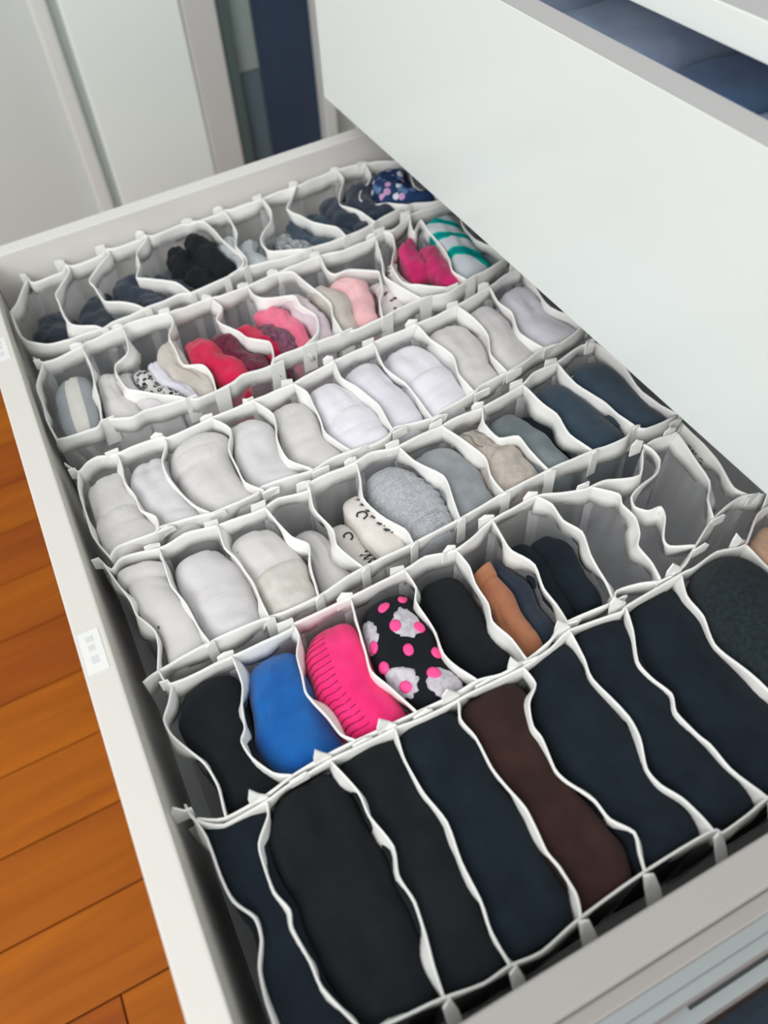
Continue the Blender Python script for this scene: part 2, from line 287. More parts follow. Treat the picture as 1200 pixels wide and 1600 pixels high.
# ------------------------------------------------------------------ organizers (measured tape lines, 0.1 mm, on the tape plane)
Z0 = -0.022
ZBASE = ZB + 0.0012
ROWS={
1:dict(
B=[(-6767,-250),(-6648,-220),(-6660,39),(-6745,101),(-6701,170),(-6714,437),(-6777,504),(-6749,565),(-6749,823),(-6792,887),(-6743,962),(-6771,1241),(-6728,1344),(-6734,1623),(-6768,1689),(-6746,1760),(-6736,1992),(-6749,2072),(-6759,2399),(-6751,2513),(-6784,2711),(-6779,2864),(-6773,3040),(-6742,3169),(-6693,3324),(-6585,3520),(-6563,3764)],
F=[(-6333,-492),(-6033,-488),(-5849,-436),(-5726,-298),(-5674,-107),(-5681,-11),(-5673,171),(-5696,273),(-5728,586),(-5754,869),(-5709,989),(-5750,1322),(-5805,1508),(-5757,1736),(-5718,1970),(-5736,2117),(-5714,2524),(-5781,2822),(-5815,2994),(-5846,3193),(-5753,3483),(-5754,3712)],
D=[[(-6767,-250),(-6454,-406),(-6333,-492)],
[(-6792,100),(-6656,117),(-6381,-72),(-6249,-79),(-6016,-82),(-5856,-46),(-5745,117),(-5656,183)],
[(-6794,496),(-6682,503),(-6436,249),(-6279,256),(-6021,282),(-5929,396),(-5823,516),(-5711,581)],
[(-6806,885),(-6727,893),(-6575,740),(-6365,708),(-6195,627),(-6112,722),(-5940,907),(-5692,983)],
[(-6756,1341),(-6668,1453),(-6448,1484),(-6298,1491),(-6090,1539),(-5938,1561),(-5814,1493),(-5750,1322)],
[(-6776,1678),(-6568,1679),(-6336,1654),(-6152,1569),(-5925,1581),(-5801,1531)],
[(-6749,2072),(-6510,2073),(-6354,2000),(-6116,1804),(-5927,1789),(-5867,1846),(-5733,2103)],
[(-6776,2476),(-6571,2315),(-6443,2212),(-6311,2254),(-6085,2330),(-5919,2468),(-5727,2485)],
[(-6771,2917),(-6589,2892),(-6431,2779),(-6238,2671),(-6135,2708),(-5958,2780),(-5779,2807)],
[(-6716,3206),(-6465,3132),(-6291,2924),(-6163,2858),(-6048,2894),(-5975,3060),(-5846,3193)],
[(-6563,3764),(-6294,3480),(-6024,3420),(-5754,3712)]]),
2:dict(
B=[(-5618,-435),(-5512,-377),(-5512,-216),(-5536,-47),(-5576,7),(-5593,301),(-5622,394),(-5564,736),(-5567,795),(-5550,1110),(-5530,1191),(-5533,1430),(-5545,1526),(-5570,1737),(-5581,1940),(-5591,2182),(-5549,2333),(-5549,2473),(-5559,2705),(-5605,2814),(-5575,2896),(-5699,3131),(-5705,3270),(-5688,3465),(-5706,3822)],
F=[(-4602,-472),(-4562,-176),(-4621,-110),(-4526,89),(-4546,212),(-4505,518),(-4454,604),(-4484,889),(-4517,998),(-4504,1226),(-4554,1285),(-4570,1514),(-4559,1661),(-4554,1903),(-4534,2008),(-4544,2246),(-4581,2414),(-4591,2629),(-4537,2839),(-4603,3083),(-4636,3305),(-4707,3576)],
D=[[(-5515,-382),(-5258,-484),(-5062,-485),(-4832,-494),(-4602,-472)],
[(-5536,-47),(-5297,-37),(-5055,-63),(-4823,-82),(-4620,-121)],
[(-5586,327),(-5279,283),(-5162,141),(-5047,120),(-4842,156),(-4695,320),(-4505,518)],
[(-5562,724),(-5444,725),(-5284,633),(-5103,629),(-4868,626),(-4787,760),(-4662,785),(-4469,751)],
[(-5542,1107),(-5377,1145),(-5269,1053),(-5166,1066),(-5016,1156),(-4903,1190),(-4769,1321),(-4609,1292),(-4508,1233)],
[(-5535,1443),(-5390,1444),(-5286,1497),(-5211,1726),(-5041,1727),(-4878,1787),(-4671,1714),(-4570,1542)],
[(-5561,1734),(-5513,1860),(-5312,1892),(-5109,1936),(-4937,1956),(-4780,1898),(-4561,1878)],
[(-5583,2160),(-5375,2124),(-5279,2158),(-5263,2298),(-5118,2491),(-5022,2459),(-4855,2400),(-4765,2322),(-4550,2237)],
[(-5559,2705),(-5370,2643),(-5217,2587),(-5025,2504),(-4867,2541),(-4589,2616)],
[(-5605,2814),(-5503,2844),(-5321,2770),(-5124,2631),(-4934,2596),(-4809,2631),(-4601,2878)],
[(-5704,3141),(-5558,3066),(-5430,3026),(-5572,3173),(-5383,3150),(-5088,3127),(-4900,3078),(-4766,3022),(-4602,3052)],
[(-5706,3822),(-5373,3480),(-5040,3420),(-4707,3576)]]),
3:dict(
B=[(-4345,-473),(-4202,-403),(-4261,-327),(-4280,-240),(-4232,-108),(-4231,76),(-4213,243),(-4190,271),(-4207,618),(-4212,971),(-4231,1297),(-4290,1662),(-4323,2031),(-4334,2405),(-4360,2811),(-4426,3169),(-4486,3345),(-4515,3542)],
F=[(-3374,-392),(-3430,-320),(-3413,-81),(-3443,-18),(-3417,146),(-3376,314),(-3379,385),(-3387,645),(-3426,709),(-3380,1050),(-3406,1234),(-3391,1436),(-3389,1653),(-3440,1747),(-3389,2016),(-3420,2113),(-3451,2401),(-3490,2491),(-3506,2739),(-3530,2885),(-3590,3099),(-3571,3242),(-3622,3467),(-3655,3600)],
D=[[(-4202,-403),(-4050,-441),(-3819,-448),(-3622,-454),(-3490,-426),(-3374,-392)],
[(-4230,-104),(-4082,-112),(-3960,-133),(-3793,-102),(-3642,-101),(-3539,-28),(-3431,-40)],
[(-4213,243),(-4134,243),(-4009,168),(-3862,154),(-3696,180),(-3518,226),(-3376,314)],
[(-4207,618),(-4030,704),(-3862,625),(-3665,612),(-3512,615),(-3386,701)],
[(-4208,964),(-4005,1036),(-3758,961),(-3553,956),(-3374,1071)],
[(-4231,1297),(-4081,1347),(-3935,1332),(-3794,1318),(-3634,1294),(-3402,1382)],
[(-4292,1673),(-4091,1636),(-3951,1695),(-3712,1747),(-3551,1730),(-3420,1721)],
[(-4321,2035),(-4028,1970),(-3800,2026),(-3569,2025),(-3389,2016)],
[(-4333,2422),(-4114,2429),(-3882,2484),(-3677,2415),(-3452,2412)],
[(-4358,2815),(-4153,2843),(-3926,2833),(-3732,2731),(-3505,2728)],
[(-4426,3169),(-4232,3122),(-4053,3136),(-3817,3053),(-3591,3111)],
[(-4515,3542),(-4229,3480),(-3942,3420),(-3655,3600)]]),
4:dict(
B=[(-3395,-460),(-3285,-412),(-3336,-325),(-3281,-92),(-3312,101),(-3277,287),(-3265,342),(-3249,635),(-3275,763),(-3238,960),(-3290,1003),(-3291,1341),(-3314,1487),(-3276,1668),(-3291,2000),(-3305,2123),(-3297,2357),(-3346,2743),(-3399,2890),(-3404,3080),(-3463,3348),(-3431,3470)],
F=[(-2431,-455),(-2457,-369),(-2491,-30),(-2490,113),(-2475,356),(-2456,462),(-2459,668),(-2507,976),(-2519,1345),(-2538,1716),(-2572,2075),(-2593,2439),(-2583,2791),(-2573,2877),(-2563,3043),(-2621,3165),(-2569,3219),(-2559,3483)],
D=[[(-3360,-448),(-3181,-411),(-2999,-367),(-2879,-360),(-2730,-295),(-2606,-306),(-2459,-357)],
[(-3283,-87),(-3137,-94),(-2979,-103),(-2803,-64),(-2611,-48),(-2487,-23)],
[(-3265,319),(-3087,297),(-2954,335),(-2758,358),(-2605,355),(-2475,356)],
[(-3253,651),(-3094,676),(-2946,712),(-2832,784),(-2697,730),(-2463,679)],
[(-3272,990),(-3080,935),(-2859,970),(-2729,939),(-2506,1016)],
[(-3293,1361),(-3148,1317),(-2994,1258),(-2819,1290),(-2632,1375),(-2518,1367)],
[(-3275,1683),(-3100,1706),(-2890,1812),(-2704,1769),(-2539,1725)],
[(-3296,2040),(-3156,2075),(-2897,2137),(-2735,2083),(-2574,2082)],
[(-3299,2380),(-3161,2307),(-2993,2318),(-2942,2441),(-2795,2427),(-2591,2443)],
[(-3347,2754),(-3165,2754),(-2974,2781),(-2783,2748),(-2581,2795)],
[(-3408,3100),(-3148,3073),(-2938,3135),(-2760,3142),(-2626,3169)],
[(-3431,3470),(-3141,3480),(-2850,3420),(-2559,3483)]]),
5:dict(
B=[(-2465,-351),(-2344,-308),(-2339,55),(-2336,434),(-2362,483),(-2358,844),(-2374,1218),(-2396,1389),(-2343,1563),(-2368,1695),(-2427,1883),(-2449,2237),(-2393,2410),(-2345,2559),(-2338,2720),(-2263,2915),(-2432,3085),(-2457,3179),(-2438,3361),(-2482,3459)],
F=[(-1582,-420),(-1521,-294),(-1525,-61),(-1555,108),(-1563,250),(-1567,471),(-1560,649),(-1553,853),(-1541,1087),(-1549,1230),(-1522,1362),(-1529,1509),(-1560,1701),(-1616,1877),(-1598,2172),(-1647,2242),(-1622,2388),(-1581,2516),(-1599,2696),(-1673,2843),(-1765,3038),(-1808,3192),(-1825,3346),(-1766,3469)],
D=[[(-2344,-308),(-2246,-359),(-2167,-415),(-2063,-404),(-1943,-348),(-1824,-290),(-1686,-268),(-1521,-287)],
[(-2337,66),(-2156,55),(-2041,6),(-1907,-28),(-1849,-70),(-1740,-54),(-1612,19),(-1553,104)],
[(-2356,468),(-2272,464),(-2178,406),(-2037,378),(-1941,355),(-1862,369),(-1750,402),(-1630,425),(-1565,481)],
[(-2356,847),(-2197,806),(-2016,768),(-1880,738),(-1742,786),(-1555,842)],
[(-2372,1230),(-2230,1226),(-2142,1176),(-1947,1180),(-1780,1149),(-1663,1178),(-1546,1228)],
[(-2341,1576),(-2208,1585),(-2085,1553),(-1928,1541),(-1819,1502),(-1676,1536),(-1532,1537)],
[(-2429,1899),(-2288,1878),(-2172,1870),(-2020,1933),(-1863,1886),(-1739,1887),(-1613,1866)],
[(-2447,2241),(-2347,2292),(-2207,2274),(-2082,2326),(-1917,2262),(-1729,2229),(-1612,2191)],
[(-2341,2586),(-2212,2706),(-2132,2672),(-2014,2675),(-1902,2617),(-1833,2547),(-1710,2540),(-1587,2506)],
[(-2459,3107),(-2390,3124),(-2301,3111),(-2230,3026),(-2195,2874),(-2159,2768),(-2081,2730),(-2015,2775),(-2004,2865),(-1926,2833),(-1808,2718),(-1742,2710),(-1673,2843)],
[(-2438,3361),(-2274,3324),(-2014,3264),(-1902,3148),(-1782,3078)],
[(-2487,3452),(-2375,3446),(-2128,3421),(-1903,3353),(-1806,3389)]]),
6:dict(
B=[(-1678,-457),(-1586,-436),(-1489,-306),(-1499,-72),(-1520,82),(-1535,304),(-1529,478),(-1527,697),(-1508,855),(-1506,1082),(-1505,1194),(-1501,1490),(-1525,1690),(-1566,1849),(-1523,2170),(-1539,2228),(-1563,2641),(-1558,2731),(-1579,2917),(-1541,3100),(-1674,3328),(-1681,3487)],
F=[(-528,-432),(-426,-145),(-397,57),(-374,299),(-341,489),(-348,633),(-328,788),(-362,1013),(-387,1395),(-387,1793),(-358,1836),(-367,2004),(-383,2135),(-383,2376),(-383,3450)],
D=[[(-1615,-443),(-1474,-410),(-1280,-409),(-1143,-391),(-1035,-325),(-938,-329),(-838,-383),(-713,-404),(-615,-405),(-527,-430)],
[(-1500,-68),(-1425,-92),(-1328,-182),(-1241,-197),(-1097,-200),(-990,-163),(-914,-183),(-751,-162),(-645,-158),(-499,-99),(-414,-59)],
[(-1534,314),(-1320,372),(-1190,367),(-1016,407),(-890,366),(-758,379),(-622,359),(-497,329),(-369,309)],
[(-1527,697),(-1378,665),(-1269,661),(-1159,665),(-992,696),(-809,664),(-628,656),(-498,631),(-346,635)],
[(-1506,1082),(-1407,1032),(-1291,1051),(-1111,1037),(-999,1051),(-873,1075),(-776,1067),(-664,1051),(-578,1065),(-452,1062),(-363,1024)],
[(-1502,1495),(-1390,1497),(-1316,1404),(-1201,1349),(-1124,1350),(-966,1316),(-882,1333),(-750,1395),(-645,1408),(-544,1471),(-458,1432),(-385,1405)],
[(-1566,1849),(-1391,1818),(-1267,1784),(-1009,1813),(-894,1790),(-756,1723),(-664,1729),(-566,1779),(-459,1797),(-381,1803)],
[(-1539,2219),(-1402,2162),(-1236,2058),(-1134,2059),(-1008,2093),(-916,2042),(-777,2057),(-707,2076),(-571,2081),(-383,2135)],
[(-1561,2644),(-1432,2564),(-1282,2553),(-1121,2484),(-978,2510),(-796,2540),(-547,2547),(-384,2543)],
[(-1541,3100),(-1362,3097),(-1135,3107),(-851,3043),(-575,3011)],
[(-1681,3487),(-1249,3480),(-816,3420),(-383,3450)]]),
}


def catmull(pts, sub=4):
    P_ = [Vector((p[0] / 1e4, p[1] / 1e4)) for p in pts]
    out = []
    n = len(P_)
    for i in range(n - 1):
        p0, p1, p2, p3 = P_[max(i - 1, 0)], P_[i], P_[i + 1], P_[min(i + 2, n - 1)]
        for s in range(sub):
            t = s / sub
            q = 0.5 * ((2 * p1) + (p2 - p0) * t + (2 * p0 - 5 * p1 + 4 * p2 - p3) * t * t + (3 * p1 - p0 - 3 * p2 + p3) * t ** 3)
            # tamed: half spline, half chord, to avoid overshoot
            out.append(q * 0.7 + (p1.lerp(p2, t)) * 0.3)
    out.append(P_[-1])
    return out

def resample(pl, n):
    d = [0.0]
    for a, b_ in zip(pl, pl[1:]): d.append(d[-1] + (b_ - a).length)
    out = []; j = 0
    for i in range(n):
        s = d[-1] * i / (n - 1)
        while j < len(d) - 2 and d[j + 1] < s: j += 1
        seg = d[j + 1] - d[j]
        out.append(pl[j].lerp(pl[j + 1], 0 if seg < 1e-9 else (s - d[j]) / seg))
    return out

def normals(pl):
    out = []
    for i in range(len(pl)):
        a, b_ = pl[max(i - 1, 0)], pl[min(i + 1, len(pl) - 1)]
        t = (b_ - a); t = t.normalized() if t.length > 1e-9 else Vector((1, 0))
        out.append(Vector((-t.y, t.x)))
    return out

def nz(x, s): return noise.noise(Vector((x, s * 7.31, s * 1.97)))

TW = 0.0165                           # tape height
def ribbon(name, pl, parent, mat, seed, w=TW, th=0.0011, lean=0.35, z0=Z0, ends=True):
    nr = normals(pl); vs = []; fs = []; s = 0.0; bot = []
    for i, p in enumerate(pl):
        if i: s += (p - pl[i - 1]).length
        a = lean * (nz(s * 45, seed) * 1.6)
        zt = z0 + 0.0016 * nz(s * 60, seed + 11)
        ww = w * (0.94 + 0.12 * nz(s * 30, seed + 5))
        q = p + nr[i] * (ww * math.sin(a)); zb = zt - ww * math.cos(a)
        h = nr[i] * (th / 2)
        mid = p.lerp(q, 0.5) + nr[i] * (0.0012 * nz(s * 90, seed + 3))
        zm = (zt + zb) / 2
        rg = [(p - h * 0.6, zt), (p + h * 0.6, zt), (p + h * 1.3, zt - 0.0022), (mid + h, zm), (q + h, zb), (q - h, zb), (mid - h, zm), (p - h * 1.3, zt - 0.0022)]
        vs += [(v.x, v.y, z) for v, z in rg]
        bot.append((q, zb))
    K = 8
    for i in range(len(pl) - 1):
        for j in range(K):
            fs.append((i * K + j, i * K + (j + 1) % K, (i + 1) * K + (j + 1) % K, (i + 1) * K + j))
    n_ = (len(pl) - 1) * K
    fs += [tuple(range(K))[::-1], tuple(n_ + j for j in range(K))]
    o = mesh_obj(name, vs, fs, mat, parent, smooth=True)
    return o, bot

def curtain(name, pl, parent, mat, seed, ztop, zbot, straight=0.65):
    """thin hanging mesh panel below a tape line, straightening towards its foot"""
    n = len(pl); a, b_ = pl[0], pl[-1]; ch = resample([a, b_], n); nr = normals(pl); vs = []; fs = []; R = 5
    for i, p in enumerate(pl):
        for r in range(R + 1):
            t = r / R
            q = p.lerp(ch[i], straight * t ** 0.8) + nr[i] * (0.0013 * nz(i * 0.55 + r * 0.2, seed + 2))
            vs.append((q.x, q.y, ztop + (zbot - ztop) * t))
    for i in range(n - 1):
        for r in range(R):
            k = i * (R + 1) + r
            fs.append((k, k + 1, k + R + 2, k + R + 1))
    return mesh_obj(name, vs, fs, mat, parent, smooth=True)

ORG_LABEL = {1: 'white mesh organizer at the far end of the drawer holding dark underwear',
             2: 'white mesh organizer holding red, pink and teal underwear',
             3: 'white mesh organizer filled only with white socks',
             4: 'white mesh organizer with white, grey and navy socks',
             5: 'white mesh organizer with blue, pink and spotted socks and empty cells',
             6: 'white mesh organizer nearest the viewer filled with black stockings'}
CELLS = {}
for k, r in ROWS.items():
    allp = r['B'] + r['F']
    cx = sum(p[0] for p in allp) / len(allp) / 1e4
    og = empty('drawer_organizer', (cx, 0.15, ZBASE)); tag(og, ORG_LABEL[k], 'organizer', 'mesh drawer organizers')
    B = catmull(r['B']); F = catmull(r['F'])
    for nm, pl, sd in (('back_panel', B, k * 10 + 1), ('front_panel', F, k * 10 + 2)):
        pn = curtain(nm, resample(pl, 60), og, M['sheer'], sd, Z0 - 0.012, ZBASE + 0.0006, 0.0)
        ribbon('binding_tape', pl, pn, M['tape'], sd, lean=0.22)
    smooth = []
    for i, d in enumerate(r['D']):
        pl = catmull(d)
        n = max(12, len(pl)); sd = k * 100 + i
        dv = curtain('divider', resample(pl, 26), og, M['sheer'], sd, Z0 - 0.012, ZBASE + 0.0006)
        ribbon('binding_tape', pl, dv, M['tape'], sd, lean=0.42)
        ch = resample([pl[0], pl[-1]], 33)
        smooth.append([p.lerp(c, 0.35) for p, c in zip(resample(pl, 33), ch)])
        # folded tape ends at both joints
        for end, sgn in ((pl[0], -1), (pl[-1], 1)):
            if i == 0 and sgn > 0: continue
            rr = random.Random(sd * 3 + sgn)
            def plate(poly, xo, lean_x, low=0.0):
                # a flat folded tape end: poly in (along the tape, height) mm, standing just outside the joint
                vs = []; n_ = len(poly); bw = rr.uniform(-0.0012, 0.0012)
                for h in (0.0, 0.0011):
                    for (y, z) in poly:
                        vs.append((end.x + sgn * (xo + h + lean_x * max(0.0, z) / 10.0 + low * max(0.0, -z) / 24.0) + bw * math.sin(y * 0.5), end.y + y / 1000.0, Z0 + z / 1000.0))
                fs = [tuple(range(n_))[::-1], tuple(range(n_, 2 * n_))] + [(i_, (i_ + 1) % n_, n_ + (i_ + 1) % n_, n_ + i_) for i_ in range(n_)]
                mesh_obj('seam_tab', vs, fs, M['tape'], og)
            j = lambda v, s_=1.0: v + rr.uniform(-s_, s_)
            if sgn < 0 and k < 6:
                plate([(j(-9), -9), (j(-8.5), j(2.5)), (-4, j(3.2)), (j(1), j(2.0)), (0.5, -10)] if i else [(-6, -6), (-6, 3), (-1, 2), (0.5, -10)], 0.0012, 0.002)
            elif sgn < 0:
                plate([(-9, -9), (j(-8.5), j(4)), (j(-6), j(9.5, 2)), (j(-2), j(4)), (1.5, 0.5), (1, -10)], 0.0010, 0.003)
            elif k == 2:
                plate([(j(-2), -26), (j(-2), 0.6), (j(9), 1.0), (j(9), -26)], 0.0014, 0.0)
            elif k == 3:
                plate([(-2, -9), (-2, 0.8), (j(5), j(1.8)), (j(10), j(0.4)), (j(10), j(-5)), (4, j(-8))], 0.0016, 0.004)
            elif k == 5:
                plate([(-3, -8), (-3, 0.4), (j(6), 0.8), (j(9), -2), (j(7), -8)], 0.0013, 0.002)
            elif k == 6:
                plate([(j(-3.4, .4), -22), (-3, -8), (-2.4, 0.2), (0, 1.6), (2.4, 0.2), (4, -8), (j(4.4, .4), -22)], 0.0014, 0.0, 0.013)
            else:
                plate([(j(-3.2, .4), -24), (-3, 0.2), (0, 1.6), (3, 0.2), (j(3.4, .4), -24)], 0.0014, 0.0)
            # seam allowance running down the panel
            ww = rr.uniform(0.0055, 0.0085); ox = -sgn * 0.0012
            x_, y_ = end.x + ox, end.y + rr.uniform(-0.002, 0.002)
            vs = []; fs = []
            for q in range(5):
                z = Z0 - 0.013 + (ZBASE + 0.001 - Z0 + 0.013) * q / 4
                vs += [(x_ + rr.uniform(-0.0008, 0.0008), y_ - ww / 2, z), (x_ + rr.uniform(-0.0008, 0.0008), y_ + ww / 2, z)]
            for q in range(4): fs.append((2 * q, 2 * q + 1, 2 * q + 3, 2 * q + 2))
            mesh_obj('seam_strip', vs, fs, M['seam'], og)
    ys = [p[1] / 1e4 for p in r['B']]
    x0_, x1_ = r['B'][3][0] / 1e4, r['F'][3][0] / 1e4
    box('base_panel', (x0_, -0.044, ZBASE - 0.0008), (x1_, min(0.345, max(ys)), ZBASE), M['seam'], og, 0)
    CELLS[k] = [(smooth[i], smooth[i + 1]) for i in range(len(smooth) - 1)]

# ------------------------------------------------------------------ soft goods
def sgnpow(x, e): return math.copysign(abs(x) ** e, x)

class Loaf:
    """a folded or rolled garment lying in a cell: S(u, v) gives its skin"""
    def __init__(s, cell, s0=0.04, s1=0.96, t0=0.04, t1=0.96, z0=-0.030, z1=-0.030, zb=None, p=3.2, n=2.5, amp=0.0012, freq=60, seed=1, disp=None, peak=0.0, fit=1.0, p2=None, creases=0, dome=0.85):
        s.L, s.R = cell; s.s0, s.s1, s.t0, s.t1 = s0, s1, t0, t1; s.z0, s.z1 = z0, z1
        s.zb = ZBASE + 0.0015 if zb is None else zb
        s.p, s.n, s.amp, s.freq, s.seed, s.disp, s.peak, s.fit = p, n, amp, freq, seed, disp, peak, fit
        s.p2 = p if p2 is None else p2; s.dome = dome
        rr = random.Random(seed * 17 + 3); s.cre = []
        for i in range(creases):
            if rr.random() < 0.55: s.cre.append((0, rr.uniform(0.12, 0.40), rr.uniform(-0.10, 0.10), rr.uniform(0, 0.7), rr.uniform(0.012, 0.022), rr.uniform(0.0006, 0.0016)))
            else: s.cre.append((1, rr.uniform(0.15, 0.85), rr.uniform(-0.5, 0.5), rr.uniform(0.10, 0.36), rr.uniform(0.02, 0.04), rr.uniform(0.0005, 0.0013)))
    def edge(s, pl, t):
        x = max(0.0, min(1.0, t)) * (len(pl) - 1); i = min(int(x), len(pl) - 2); return pl[i].lerp(pl[i + 1], x - i)
    def raw(s, u, v, grow=0.0):
        t = s.t0 + (s.t1 - s.t0) * u
        a, b_ = s.edge(s.L, t), s.edge(s.R, t); w = b_ - a; wl = max(w.length, 0.004)
        lat = w.normalized() if w.length > 1e-6 else Vector((0, 1))
        c = a + w * ((s.s0 + s.s1) / 2)
        x = abs(2 * u - 1)
        pp = s.p if u < 0.5 else s.p2
        e = max(0.0, 1 - x ** pp) ** (1 / pp)
        hw = wl * (s.s1 - s.s0) / 2 * s.fit * e
        zt = s.z0 + (s.z1 - s.z0) * u - s.peak * (2 * u - 1) ** 2
        ez = 0.62 + 0.38 * e if e > 0 else 0.62
        hh = (zt - s.zb) / 2 * ez
        top = s.zb + hh * 2; dome = min(hh, hw * s.dome); ang = (v % 1.0) * 2 * math.pi
        if ang <= math.pi:
            cx, cz = sgnpow(math.cos(ang), 2 / s.n), sgnpow(math.sin(ang), 2 / s.n)
            px, pz = cx * hw, top - dome + cz * dome
        else:
            w_ = ((v % 1.0) - 0.5) * 2
            if w_ < 0.4: cx, cz, px, pz = -1.0, -0.05, -hw, top - dome - (top - dome - s.zb) * w_ / 0.4
            elif w_ > 0.6: cx, cz, px, pz = 1.0, -0.05, hw, s.zb + (top - dome - s.zb) * (w_ - 0.6) / 0.4
            else: cx, cz, px, pz = (w_ - 0.5) * 10, -1.0, (w_ - 0.5) * 10 * hw, s.zb
            if w_ <= 0.4 or w_ >= 0.6: px *= 1 - 0.12 * (1 - (pz - s.zb) / max(1e-6, top - dome - s.zb))
            else: px *= 0.88
        p = Vector((c.x + lat.x * px, c.y + lat.y * px, pz))
        od = Vector((lat.x * cx, lat.y * cx, cz * 1.2))
        od = od.normalized() if od.length > 1e-6 else Vector((0, 0, 1))
        k = Vector((s.seed * 3.7, s.seed * 1.3, 0))
        dsp = s.amp * (noise.noise(p * s.freq + k) + 0.5 * noise.noise(p * s.freq * 2.3 + k))
        for (ty, a0, sl, c0, wd, dp) in s.cre:
            if ty == 0: dsp -= dp * math.exp(-((v - a0 - sl * u) / wd) ** 2) * math.exp(-((u - c0) / 0.28) ** 2)
            else: dsp -= dp * math.exp(-((u - a0 - sl * (v - 0.25)) / wd) ** 2) * math.exp(-((v - c0) / 0.09) ** 2)
        if s.disp: dsp += s.disp(u, v) * min(1, e * 1.5)
        if cz < -0.3: dsp *= max(0.0, 1 + (cz + 0.3) * 3)
        return p + od * (dsp * min(1, e * 3) + grow)
    def S(s, u, v, grow=0.0): return s.raw(u, v, grow)
    def frame(s, u, v):
        e = 0.004
        p = s.S(u, v); du = (s.S(min(u + e, 0.999), v) - s.S(max(u - e, 0.001), v)) / (2 * e); dv = (s.S(u, v + e) - s.S(u, v - e)) / (2 * e)
        n = dv.cross(du).normalized()
        if n.z < 0: n = -n
        return p, du, dv, n
    def mesh(s, name, mat, parent=None, NU=44, NV=36):
        vs, fs, uv = [], [], []
        for i in range(NU + 1):
            u = 0.5 - 0.5 * math.cos(math.pi * i / NU)
            u = min(max(u, 0.0005), 0.9995)
            for j in range(NV):
                vs.append(s.raw(u, j / NV)); uv.append((u, j / NV))
        for i in range(NU):
            for j in range(NV):
                fs.append((i * NV + j, i * NV + (j + 1) % NV, (i + 1) * NV + (j + 1) % NV, (i + 1) * NV + j))
        fs += [tuple(range(NV))[::-1], tuple(NU * NV + j for j in range(NV))]
        return mesh_obj(name, vs, fs, mat, parent, smooth=True, uvs=uv)
    def patch(s, name, mat, parent, u, v, outline, rings=4, N=28, lift=0.0007, thick=0.0):
        """a flat print or raised dot laid on the skin; outline(theta) -> radius in metres (along, across)"""
        p, du, dv, n = s.frame(u, v)
        lu, lv = max(du.length, 1e-4), max(dv.length, 1e-4)
        def pt(th, f, h):
            ru, rv = outline(th)
            return s.S(u + ru * f * math.cos(th) / lu, v + rv * f * math.sin(th) / lv, h)
        vs = [s.S(u, v, lift + thick)]; fs = []
        for k in range(1, rings + 1):
            f = k / rings; h = lift + thick * (1 - f ** 6)
            for j in range(N): vs.append(pt(2 * math.pi * j / N, f, h))
        for j in range(N): vs.append(pt(2 * math.pi * j / N, 1.0, -0.0004))
        for j in range(N): fs.append((0, 1 + j, 1 + (j + 1) % N))
        for k in range(rings):
            for j in range(N):
                a, b_ = 1 + k * N + j, 1 + k * N + (j + 1) % N
                fs.append((a, a + N, b_ + N, b_))
        return mesh_obj(name, vs, fs, mat, parent, smooth=True)
    def stripe(s, name, mat, parent, pts, width, lift=0.0006):
        """a thin line of stitching or print along (u, v) points"""
        vs, fs = [], []
        n = len(pts)
        for i, (u, v) in enumerate(pts):
            a, b_ = pts[max(i - 1, 0)], pts[min(i + 1, n - 1)]
            p, du, dv, nn = s.frame(u, v)
            tg = (s.S(*b_) - s.S(*a)); sd = tg.cross(nn)
            sd = sd.normalized() * width / 2 if sd.length > 1e-9 else Vector((0, 0, 0))
            q = s.S(u, v, lift)
            vs += [q - sd, q + sd]
        for i in range(n - 1): fs.append((2 * i, 2 * i + 1, 2 * i + 3, 2 * i + 2))
        return mesh_obj(name, vs, fs, mat, parent, smooth=True)
# colours of the soft goods
WHITE = [cloth('white_knit', (0.66, 0.635, 0.65), (0.60, 0.575, 0.59)), cloth('cool_white_knit', (0.69, 0.67, 0.73), (0.64, 0.62, 0.68)),
         cloth('warm_white_knit', (0.65, 0.625, 0.625), (0.59, 0.565, 0.565))]
M['bright'] = cloth('bright_white_knit', (0.76, 0.74, 0.79), (0.71, 0.69, 0.74))
M['cream'] = cloth('cream_knit', (0.62, 0.595, 0.56), (0.55, 0.52, 0.48), mottled=140)
M['black'] = cloth('black_knit', srgb(26, 30, 34), srgb(20, 24, 28), sheen=0.03)
M['navyblack'] = cloth('shadow_roll_navy_black', srgb(24, 33, 42), srgb(18, 26, 34), sheen=0.03)
M['navy'] = cloth('navy_knit', srgb(54, 72, 86), srgb(46, 62, 76), sheen=0.15)
M['charcoal'] = cloth('charcoal_knit', srgb(36, 46, 50), srgb(24, 32, 36), mottled=400, sheen=0.08, bs=0.6)
M['inknavy'] = cloth('ink_navy_cotton', srgb(44, 54, 68), srgb(34, 44, 58))
M['brown'] = cloth('dark_brown_nylon', srgb(56, 36, 33), srgb(45, 29, 27), sheen=0.04)
M['tan'] = cloth('tan_nylon', srgb(176, 116, 84), srgb(158, 100, 70))
M['nude'] = cloth('nude_nylon', srgb(214, 178, 152), srgb(200, 162, 138))
M['blue'] = cloth('royal_blue_fleece', srgb(6, 100, 176), srgb(4, 76, 150), bs=0.6, mottled=35)
M['pink'] = cloth('hot_pink_knit', srgb(246, 48, 126), srgb(228, 30, 108))
M['pink_dark'] = base_mat('rib_valley_shade', srgb(150, 10, 66), 0.9)[0]  # darker pink, painted shade in the valleys between ribs
M['dot'] = base_mat('pink_rubber_dot', srgb(248, 72, 146), 0.6)[0]
M['petal'] = cloth('grey_petal_knit', srgb(206, 200, 208), srgb(176, 170, 180), mottled=300)
